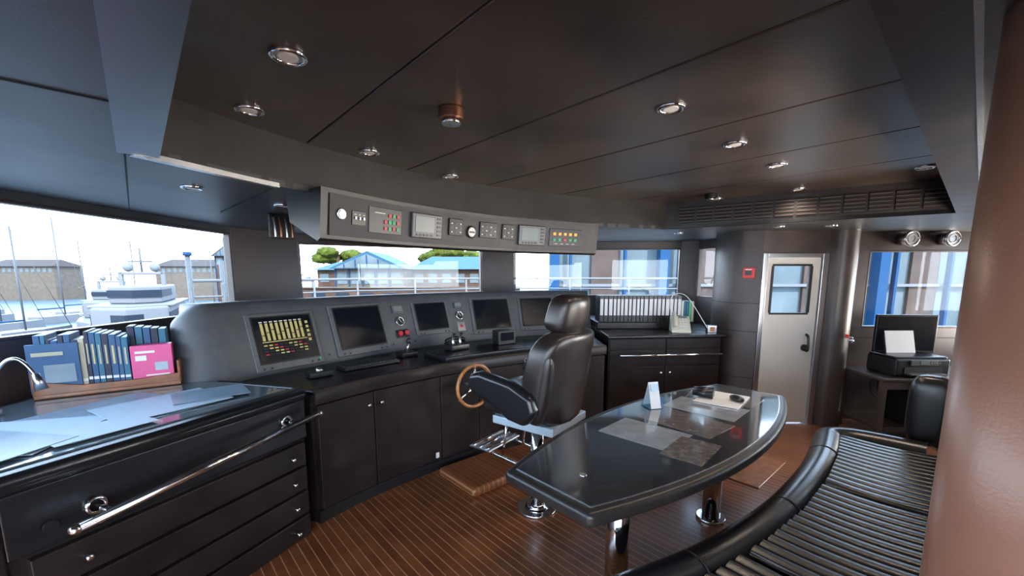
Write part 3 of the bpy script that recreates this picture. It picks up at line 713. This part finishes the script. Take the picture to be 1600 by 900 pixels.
# things on table
x_, y_ = S(2.92, 1.10)
g = grp('white_tray', (x_, y_, .751), ANG2+math.radians(8)); box('sheet', (0, 0, .005), (.34, .28, .008), 'paperw', 0, g, .002)
g = grp('binoculars', (x_-.10, y_+.05, .760), ANG2+.3)
for s_ in (-.035, .035): cyl('barrel', (s_, -.06, .032), (s_, .07, .032), .032, 'blackpl', g, r2=.022)
box('bridge', (0, 0, .034), (.05, .05, .025), 'blackpl', 0, g, .004)
g = grp('computer_mouse', (x_+.07, y_-.06, .760), ANG2-.6); cushion('shell', (0, 0, .018), (.065, .115, .036), 'blackpl', g, e=.8)
x_, y_ = S(2.42, 1.34)
g = grp('desk_calendar', (x_, y_, .750), ANG2-.5)
box('leaf', (0, -.025, .085), (.07, .003, .17), 'paperw', 0, g, rx=-.3); box('leaf_back', (0, .025, .08), (.07, .003, .16), 'boxblue', 0, g, rx=.3); box('print', (0, -.022, .135), (.055, .003, .045), 'boxblue', 0, g, rx=-.3); box('foot', (0, 0, .003), (.09, .10, .004), 'blue2', 0, g)

# ---------------------------------------------------------------- bench
bn = grp('bench_seat')
def fr(o):
    K = [(1.0, .93), (1.3, .83), (1.6, .73), (2.0, .66), (2.4, .62), (2.9, .62), (3.3, .65), (3.78, .72)]
    for (a, x_), (b_, y_) in zip(K, K[1:]):
        if o <= b_: return x_+(y_-x_)*(o-a)/(b_-a)
    return K[-1][1]
ptsF = [S(o, fr(o)-.04) for o in [1.0+2.78*i/16 for i in range(17)]]
prism('body', ptsF+[S(3.82, .0), S(1.6, .0), S(1.0, .3)], .06, .38, 'black', bn, .01)
prism('plinth', [S(o, fr(o)-.12) for o in [1.02+2.7*i/16 for i in range(17)]]+[S(3.7, .1), S(1.5, .1)], 0, .07, 'blackpl', bn)
rpath = Path([S(o, fr(o)-.075) for o in (1.0, 1.3, 1.6, 2.0, 2.4, 2.9, 3.3, 3.65)])
roll = [(*S(o, fr(o)-.075), .385) for o in (1.0, 1.3, 1.6, 2.0, 2.4, 2.9, 3.3, 3.65, 3.76)]
roll += [(*S(3.85, .52), .385), (*S(3.88, .3), .385), (*S(3.88, .12), .385)]
tube('front_roll', roll, .088, 'black', bn, res=10)
for s_ in (.62, 1.40, 2.35):
    mw = rpath.frame(s_, 0, .385, 0) @ Matrix.Rotation(math.radians(90), 4, 'Y'); torus('roll_seam', (0, 0, 0), .0885, .0035, 'groove', bn, mw=mw, n=48, k=6)
def ribs(name, o0, o1, pitch=.066):
    bm = bmesh.new(); n_ = round((o1-o0)/pitch); pitch = (o1-o0)/n_; K = 8; NS = 8
    for i in range(n_):
        oc = o0+pitch*(i+.5); wf = fr(oc)-.15; wb = .02 if oc > 1.6 else .02+(1.6-oc)*.5; prev = None
        for q in range(NS+1):
            w_ = wf+(wb-wf)*q/NS; sag = .012*math.sin(math.pi*q/NS)
            ring = []
            for j in range(K+1):
                a = math.pi*j/K; x_, y_ = S(oc-math.copysign(abs(math.cos(a))**.6, math.cos(a))*pitch*.5, w_); ring.append(bm.verts.new((x_, y_, .425-sag+.017*math.sin(a)**.6)))
            if prev:
                for j in range(K): bm.faces.new((prev[j], prev[j+1], ring[j+1], ring[j]))
            prev = ring
    ob = finish(name, bm, 'black', bn); 
    for p in ob.data.polygons: p.use_smooth = True
    return ob
secs = [(1.04, 1.80), (1.83, 2.78), (2.81, 3.78)]
for i, (a, b_) in enumerate(secs):
    poly = [S(a+(b_-a)*k/8, fr(a+(b_-a)*k/8)-.06) for k in range(9)]+([S(b_, .0), S(a, .0)] if i else [S(b_, .0), S(1.6, .0), S(a, .28)])
    prism('cushion_%d' % i, poly, .36, .424, 'black', bn, .015, 3)
    ribs('ribs_%d' % i, a+.01, b_-.01)
# backrest
bp = Path([S(1.95, -.04), S(2.4, -.04), S(3.2, -.04), S(3.85, .0), S(4.02, .10)])
bp.loft('backrest', [(.0, .40), (.03, .43), (.02, .80), (-.01, .87), (-.06, .885), (-.11, .86), (-.12, .40)], 'black', parent=bn, n=40, smooth=True)
cushion('back_end', (*S(4.05, .14), .66), (.18, .24, .50), 'black', bn, e=.5, rz=ANG2)

# ---------------------------------------------------------------- printer desk
pd = grp('printer_desk')
box('top', (4.15, 4.10, .615), (1.3, .56, .035), 'wall', 0, pd, .01)
box('drawer_rail', (4.15, 3.86, .56), (1.22, .03, .09), 'wall', 0, pd, .006)
box('drawer', (4.05, 3.84, .555), (.5, .02, .07), 'wall', 0, pd, .004); cushion('knob', (4.05, 3.82, .555), (.025, .025, .025), 'chrome', pd, e=1, nu=12, nv=8)
for x_ in (3.54, 4.76):
    for y_ in (3.86, 4.34): box('leg', (x_, y_, .3), (.05, .05, .6), 'wall', 0, pd, .006)
box('shelf', (4.15, 4.12, .12), (1.2, .5, .03), 'wall', 0, pd, .006)
for i in range(3): tube('cable', [(3.85+.05*i, 4.3, .6), (3.8+.1*i, 4.35, .4), (3.95+.03*i, 4.3, .25), (4.1, 4.25, .2)], .006, 'blackpl', pd)
def printer(nm, x_, y_, z_, w_, d_, h, extra=True):
    g = grp(nm, (x_, y_, z_))
    box('body', (0, 0, h*.45), (w_, d_, h*.9), 'blackpl', 0, g, .02); box('lid', (0, .01, h*.94), (w_*.96, d_*.9, h*.12), 'black', 0, g, .01)
    box('slot', (0, -d_/2-.001, h*.35), (w_*.7, .01, h*.3), 'groove', 0, g); box('tray', (0, -d_/2-.03, h*.18), (w_*.66, .09, .012), 'panelgrey', 0, g, .003)
    box('control_panel', (0, -d_/2-.006, h*.72), (w_*.5, .012, h*.28), 'panelgrey', 0, g, .004); box('display', (0, -d_/2-.013, h*.74), (w_*.16, .004, h*.18), 'lcd', 0, g)
    for i in range(4): cyl('button', (w_*.12+.025*i, -d_/2-.01, h*.72), (w_*.12+.025*i, -d_/2-.018, h*.72), .007, 'steel', g)
    return g
g = printer('printer', 3.92, 4.05, .634, .52, .34, .19)
box('paper_support', (0, .12, .27), (.28, .02, .2), 'blackpl', 0, g, .004, rx=-.25)
box('paper', (0, .10, .29), (.29, .004, .24), 'paperw', 0, g, rx=-.25)
printer('printer', 4.12, 3.98, .137, .54, .4, .36)
g = grp('computer_monitor', (4.08, 4.28, .634), math.radians(-6))
box('screen_case', (0, 0, .36), (.58, .035, .40), 'blackpl', 0, g, .008); box('screen', (0, -.019, .365), (.54, .003, .35), 'screen', 0, g); cyl('neck', (0, .02, .0), (0, .02, .2), .02, 'blackpl', g); box('foot', (0, .02, .01), (.22, .12, .02), 'blackpl', 0, g, .006)
g = grp('gooseneck_microphone'); cyl('base', (4.50, 4.05, .634), (4.50, 4.05, .66), .05, 'blackpl', g)
tube('neck', [(4.50, 4.05, .65), (4.55, 4.05, .75), (4.64, 4.06, .9), (4.66, 4.07, 1.02), (4.58, 4.08, 1.02)], .01, 'chrome', g); cyl('head', (4.50, 4.05, .66), (4.48, 4.02, .73), .03, 'steel', g, r2=.02)

# ---------------------------------------------------------------- exterior
def em(k, n_, col, rough=.6, noise=0, ns=1): M[k] = mat(n_, col, rough, noise=noise, nscale=ns, spec=.06)
em('water', 'harbour_water', (.05, .07, .085), .4, .3, .3)
em('quay', 'quay_concrete', (.10, .095, .085), .8, .2, .5)
em('hull', 'boat_white', (.10, .106, .115), .5)
em('wtint', 'boat_window', (.012, .018, .028), .5)
em('roofb', 'roof_blue', (.022, .056, .085), .6)
em('roofr', 'roof_grey', (.035, .028, .026), .7)
em('bluep', 'blue_steel', (.008, .035, .085), .5)
em('facade', 'facade_glass', (.068, .088, .098), .5, .3, .4)
em('facbrown', 'facade_brown', (.05, .036, .031), .5, .2, 1)
em('brick', 'terracotta_wall', (.050, .030, .021), .8, .25, 1)
em('beige', 'render_beige', (.075, .062, .05), .8, .15, 1)
em('leaf', 'tree_foliage', (.040, .050, .008), .9, .6, 2)
em('deck', 'deck_white', (.2, .2, .2))
em('rail', 'deck_rail_steel', (.06, .068, .075), .3)
box('harbour_water', (0, 150, -7.3), (700, 500, .4), 'water')
box('quay', (10, 62, -6.3), (60, 46, 1.59), 'quay')
dk = grp('foredeck'); prism('deck', [(-4.5, -3), (-4.5, 5), (-3, 8.2), (0, 9.8), (4, 9.4), (7.5, 7), (7.5, 4.7), (2.8, 5.9), (2.6, 6.1), (0, 6.3), (-2.7, 5.1), (-3.0, 4.1), (-3.0, -3)], -.1, .0, 'deck', dk)
rr = grp('deck_railing')
RP = [(-4.3, 5.6), (-2.95, 8), (0, 9.5), (3.9, 9.2)]
for z in (1.05, 1.3, 1.52): tube('rail', [(*p, z) for p in RP], .014 if z < 1.5 else .022, 'hull', rr, smooth=False, res=3)
for a, b_ in zip(RP, RP[1:]):
    n_ = 3
    for i in range(n_): 
        x_ = a[0]+(b_[0]-a[0])*i/n_; y_ = a[1]+(b_[1]-a[1])*i/n_; cyl('stanchion', (x_, y_, 0), (x_, y_, 1.52), .016, 'hull', rr, n=10)
cyl('post', (-4.3, 5.6, 0), (-4.3, 5.6, 1.85), .03, 'rail', rr); cyl('post', (-4.1, 5.95, 0), (-4.1, 5.95, 1.8), .03, 'rail', rr); cyl('cap', (-4.3, 5.6, 1.85), (-4.3, 5.6, 1.9), .05, 'bluep', rr)
def house(nm, x_, y_, w_, d_, zb, zh, zr, roof='roofb', wallm='beige', rz=0):
    g = grp(nm, (x_, y_, 0), rz)
    box('walls', (0, 0, (zb+zh)/2), (w_, d_, zh-zb), wallm, 0, g)
    bm = bmesh.new(); P_ = [(-w_/2-.6, -d_/2-.8, zh), (w_/2+.6, -d_/2-.8, zh), (w_/2+.6, d_/2+.8, zh), (-w_/2-.6, d_/2+.8, zh), (0, -d_/2-.8, zr), (0, d_/2+.8, zr)]
    V = [bm.verts.new(p) for p in P_]
    for f_ in ((0, 1, 4), (2, 3, 5), (1, 2, 5, 4), (3, 0, 4, 5), (0, 3, 2, 1)): bm.faces.new([V[i] for i in f_])
    finish('roof', bm, roof, g)
    bm = bmesh.new(); V = [bm.verts.new(p) for p in ((-w_/2+.2, -d_/2-.85, zh+.1), (w_/2-.2, -d_/2-.85, zh+.1), (0, -d_/2-.85, zr-.4))]; bm.faces.new(V); finish('gable', bm, 'facade', g)
    for i in range(5):
        x0 = -w_/2+w_*(i+1)/6; hh = (zr-.5-zh)*(1-abs(x0)/(w_/2)); box('mullion', (x0, -d_/2-.9, zh+hh/2), (.14, .06, max(.1, hh)), 'bluep', 0, g)
    n_ = int(w_/1.6)
    for i in range(n_): box('pane', (-w_/2+w_*(i+.5)/n_, -d_/2-.05, zh-1.2), (w_/n_*.7, .1, 1.6), 'facade', 0, g); box('post', (-w_/2+w_*i/n_, -d_/2-.1, (zb+zh)/2), (.15, .15, zh-zb), 'bluep', 0, g)
    return g
def hiphouse(nm, x_, y_, w_, d_, zb, zh, zr, roof, wallm):
    g = grp(nm, (x_, y_, 0)); box('walls', (0, 0, (zb+zh)/2), (w_, d_, zh-zb), wallm, 0, g)
    bm = bmesh.new(); P_ = [(-w_/2-.6, -d_/2-.8, zh), (w_/2+.6, -d_/2-.8, zh), (w_/2+.6, d_/2+.8, zh), (-w_/2-.6, d_/2+.8, zh), (-w_/2+2, 0, zr), (w_/2-2, 0, zr)]
    V = [bm.verts.new(p) for p in P_]
    for f_ in ((0, 1, 5, 4), (1, 2, 5), (2, 3, 4, 5), (3, 0, 4), (0, 3, 2, 1)): bm.faces.new([V[i] for i in f_])
    finish('roof', bm, roof, g)
    n_ = int(w_/2)
    for i in range(n_): box('pane', (-w_/2+w_*(i+.5)/n_, -d_/2-.05, zh-1.3), (w_/n_*.6, .1, 1.3), 'facade', 0, g)
house('harbour_building', -19, 60, 9, 8, -5.5, 2.4, 4.7, wallm='beige')
hiphouse('harbour_building', -7.5, 66, 14, 10, -5.5, 2.4, 4.4, 'roofb', 'brick')
hiphouse('harbour_building', -28, 72, 7, 8, -5.5, 2.4, 3.8, 'roofb', 'brick')
g = grp('quay_terrace'); box('parapet', (-14, 52, -2.0), (30, .5, 4.0), 'brick', 0, g); box('coping', (-14, 51.9, .05), (30, .8, .15), 'beige', 0, g)
for i in range(10): box('opening', (-27+3*i, 51.7, -1.6), (1.6, .1, 2.0), 'wtint', 0, g)
def tree(x_, y_, z_, r):
    g = grp('pine_tree', (x_, y_, 0)); cyl('trunk', (0, 0, -5.5), (0, 0, z_), .3, 'brick', g, n=10)
    for i in range(9):
        rs = r*random.uniform(.4, .65); bm = bmesh.new(); bmesh.ops.create_icosphere(bm, subdivisions=3, radius=rs)
        for v in bm.verts: v.co *= random.uniform(.84, 1.14); v.co.z *= .55
        ob = finish('foliage', bm, 'leaf', g, True); ob.location = (random.uniform(-r, r)*.9, random.uniform(-r, r)*.5, z_+random.uniform(-.2, .3)*r)
tree(-33, 80, 5.2, 3.2); tree(-14, 84, 5.0, 3.8); tree(-8, 86, 4.6, 3.0)
# large shed with blue columns on starboard bow
sh = grp('boat_shed')
for i in range(14):
    x_ = 2.4+3.1*i
    if i % 2 == 0 and i != 4: box('column', (x_, 24, 1), (.55, .6, 16), 'bluep', 0, sh)
    if i != 4: box('column_thin', (x_+.95, 24.1, 1), (.14, .3, 16), 'bluep', 0, sh)
    box('panel', (x_+1.55, 24.8, 1), (3.1, .3, 16), 'facade', 0, sh)
    if i % 2 == 0: box('door_leaf', (x_+3.0, 24.55, 0), (1.6, .2, 12), 'facbrown', 0, sh)
    for z in (-3, 1.0, 4.5): box('beam', (x_+1.55, 24.4, z), (3.1, .2, .16), 'hull', 0, sh)
# moored boats to port
def boat(nm, x_, y_, s_, rz):
    g = grp(nm, (x_, y_, -7.1), rz); g.scale = (s_, s_, s_)
    prism('hull', [(-2.2, -8), (2.2, -8), (2.5, 0), (1.8, 5), (0, 9), (-1.8, 5), (-2.5, 0)], 0, 2.2, 'hull', g, .1)
    prism('hull_windows', [(-2.52, -4), (2.52, -4), (2.53, 0), (1.84, 4.8), (-1.84, 4.8), (-2.53, 0)], 1.2, 1.5, 'wtint', g)
    prism('deckhouse', [(-1.8, -6), (1.8, -6), (1.8, 2), (0, 3.6), (-1.8, 2)], 2.2, 3.9, 'hull', g, .15)
    prism('windows', [(-1.83, -5.5), (1.83, -5.5), (1.83, 1.9), (0, 3.65), (-1.83, 1.9)], 2.9, 3.5, 'wtint', g)
    prism('brow', [(-2.0, -6.2), (2.0, -6.2), (2.0, 1.6), (0, 3.0), (-2.0, 1.6)], 3.85, 4.0, 'hull', g, .05)
    prism('flybridge', [(-1.4, -5), (1.4, -5), (1.3, .2), (0, 1.0), (-1.3, .2)], 4.0, 5.1, 'hull', g, .12)
    prism('fly_windows', [(-1.42, -3), (1.42, -3), (1.32, .3), (0, 1.08), (-1.32, .3)], 4.4, 4.85, 'wtint', g)
    box('arch', (0, -2.5, 5.9), (2.4, .5, .2), 'hull', 0, g, .05); 
    for q in (-1.1, 1.1): box('arch_leg', (q, -2.5, 5.4), (.2, .5, 1.2), 'hull', 0, g)
    cyl('mast', (0, -2.5, 5.9), (0, -2.5, 7.6), .06, 'rail', g, n=8); box('radar_scanner', (0, -2.4, 6.7), (1.3, .15, .12), 'rail', 0, g); cushion('dome', (.7, -2.5, 6.3), (.6, .6, .6), 'hull', g, e=1, nu=12, nv=8); cushion('dome', (-.7, -2.5, 6.3), (.6, .6, .6), 'hull', g, e=1, nu=12, nv=8)
    for q in (1.6, 1.9): tube('bow_rail', [(-2.3, -1, 2.2+q*.3), (-1.8, 5, 2.2+q*.35), (0, 8.8, 2.2+q*.4), (1.8, 5, 2.2+q*.35), (2.3, -1, 2.2+q*.3)], .03, 'rail', g, res=2)
boat('motor_yacht', -36, 40, 1.5, math.radians(212)); boat('motor_yacht', -49, 36, 1.15, math.radians(230)); boat('motor_yacht', -58, 60, 1.3, math.radians(215)); boat('motor_yacht', -34, 68, 1.3, math.radians(205)); boat('motor_yacht', -72, 46, 1.3, math.radians(240)); boat('motor_yacht', -17, 26, .8, math.radians(215)); boat('motor_yacht', -31, 17, 1.0, math.radians(230))
for x_, y_, h in ((-84, 78, 19), (-72, 80, 15), (-96, 74, 17), (-100, 60, 16), (-60, 84, 14), (-66, 56, 15), (-79, 64, 18), (-90, 88, 16), (-50, 88, 14), (-110, 84, 18)):
    g = grp('sailboat', (x_, y_, -7.1)); prism('hull', [(-1.4, -5), (1.4, -5), (1.5, 1), (0, 6), (-1.5, 1)], 0, 1.3, 'hull', g); cyl('mast', (0, 0, 1), (0, 0, h), .11, 'rail', g, n=8); cyl('boom', (0, 0, 2.6), (0, -4.5, 2.6), .12, 'bluep', g, n=8); cyl('stay', (0, 5.8, 1.3), (0, 0, h-.2), .04, 'rail', g, n=6)
for x_, y_, w_, h, m_ in ((-68, 106, 6, 9.5, 'brick'), (-60.5, 106, 6, 9.5, 'brick'), (-110, 150, 26, 8.0, 'beige'), (-170, 150, 24, 8.0, 'beige')):
    (house if w_ < 10 else hiphouse)('waterfront_building', x_, y_, w_, 10, -7.09, h-3.5, h-1, 'roofr', m_)

# ---------------------------------------------------------------- light
wd = bpy.data.worlds.new('World'); bpy.context.scene.world = wd; wd.use_nodes = True
nt = wd.node_tree; bg = nt.nodes['Background']
tc = nt.nodes.new('ShaderNodeTexCoord'); sp = nt.nodes.new('ShaderNodeSeparateXYZ'); nt.links.new(tc.outputs['Generated'], sp.inputs[0])
r = nt.nodes.new('ShaderNodeValToRGB'); nt.links.new(sp.outputs['Z'], r.inputs['Fac'])
r.color_ramp.elements[0].position = 0; r.color_ramp.elements[0].color = (.84, .92, 1, 1)
r.color_ramp.elements[1].position = .5; r.color_ramp.elements[1].color = (.5, .72, 1, 1)
nt.links.new(r.outputs['Color'], bg.inputs['Color']); bg.inputs['Strength'].default_value = 11.5
sun = bpy.data.lights.new('sun', 'SUN'); sun.energy = 12; sun.angle = math.radians(1); sun.color = (1, .93, .83)
so = bpy.data.objects.new('sun', sun); C.objects.link(so); so.rotation_euler = (math.radians(50), 0, math.radians(25))
for i, (x_, y_, e_) in enumerate([(1.20, 2.36, 20), (1.70, 2.79, 24), (.67, 1.87, 14), (2.70, 2.84, 30), (2.35, 3.55, 28)]):  # warm fill spots added at unlit downlights to brighten the starboard side
    l = bpy.data.lights.new('fill_spot', 'SPOT'); l.energy = e_; l.spot_size = math.radians(150); l.spot_blend = 1; l.color = (1, .82, .64); l.shadow_soft_size = .06
    ob = bpy.data.objects.new('fill_spot', l); C.objects.link(ob); ob.location = (x_, y_, CE-.03)
# added warm fill lights outside the unseen aft and starboard windows, brightening the ceiling
def add_fill(p, d, sx, sy, e_):
    l = bpy.data.lights.new('outside_fill', 'AREA'); l.shape = 'RECTANGLE'; l.size = sx; l.size_y = sy; l.energy = e_; l.color = (1, .82, .64)
    ob = bpy.data.objects.new('outside_fill', l); C.objects.link(ob); ob.location = p; ob.rotation_euler = Vector(d).to_track_quat('-Z', 'Y').to_euler()
x_, y_ = S(3.1, -1.3)
add_fill((x_, y_, .8), (D1[0], D1[1], .75), 2.4, .6, 150)
add_fill((6.3, 3.7, 1.1), (-1, -.1, .25), 1.4, .8, 160)

# ---------------------------------------------------------------- camera
cam = bpy.data.cameras.new('camera'); co = bpy.data.objects.new('camera', cam); C.objects.link(co)
cam.sensor_width = 36; cam.lens = 650/1600*36; cam.shift_y = (522-450)/1600; cam.clip_start = .05; cam.clip_end = 1000
co.location = (0, 0, 1.6); co.rotation_euler = (math.radians(90-8.1), 0, 0)
bpy.context.scene.camera = co
bpy.context.scene.view_settings.view_transform = 'Standard'
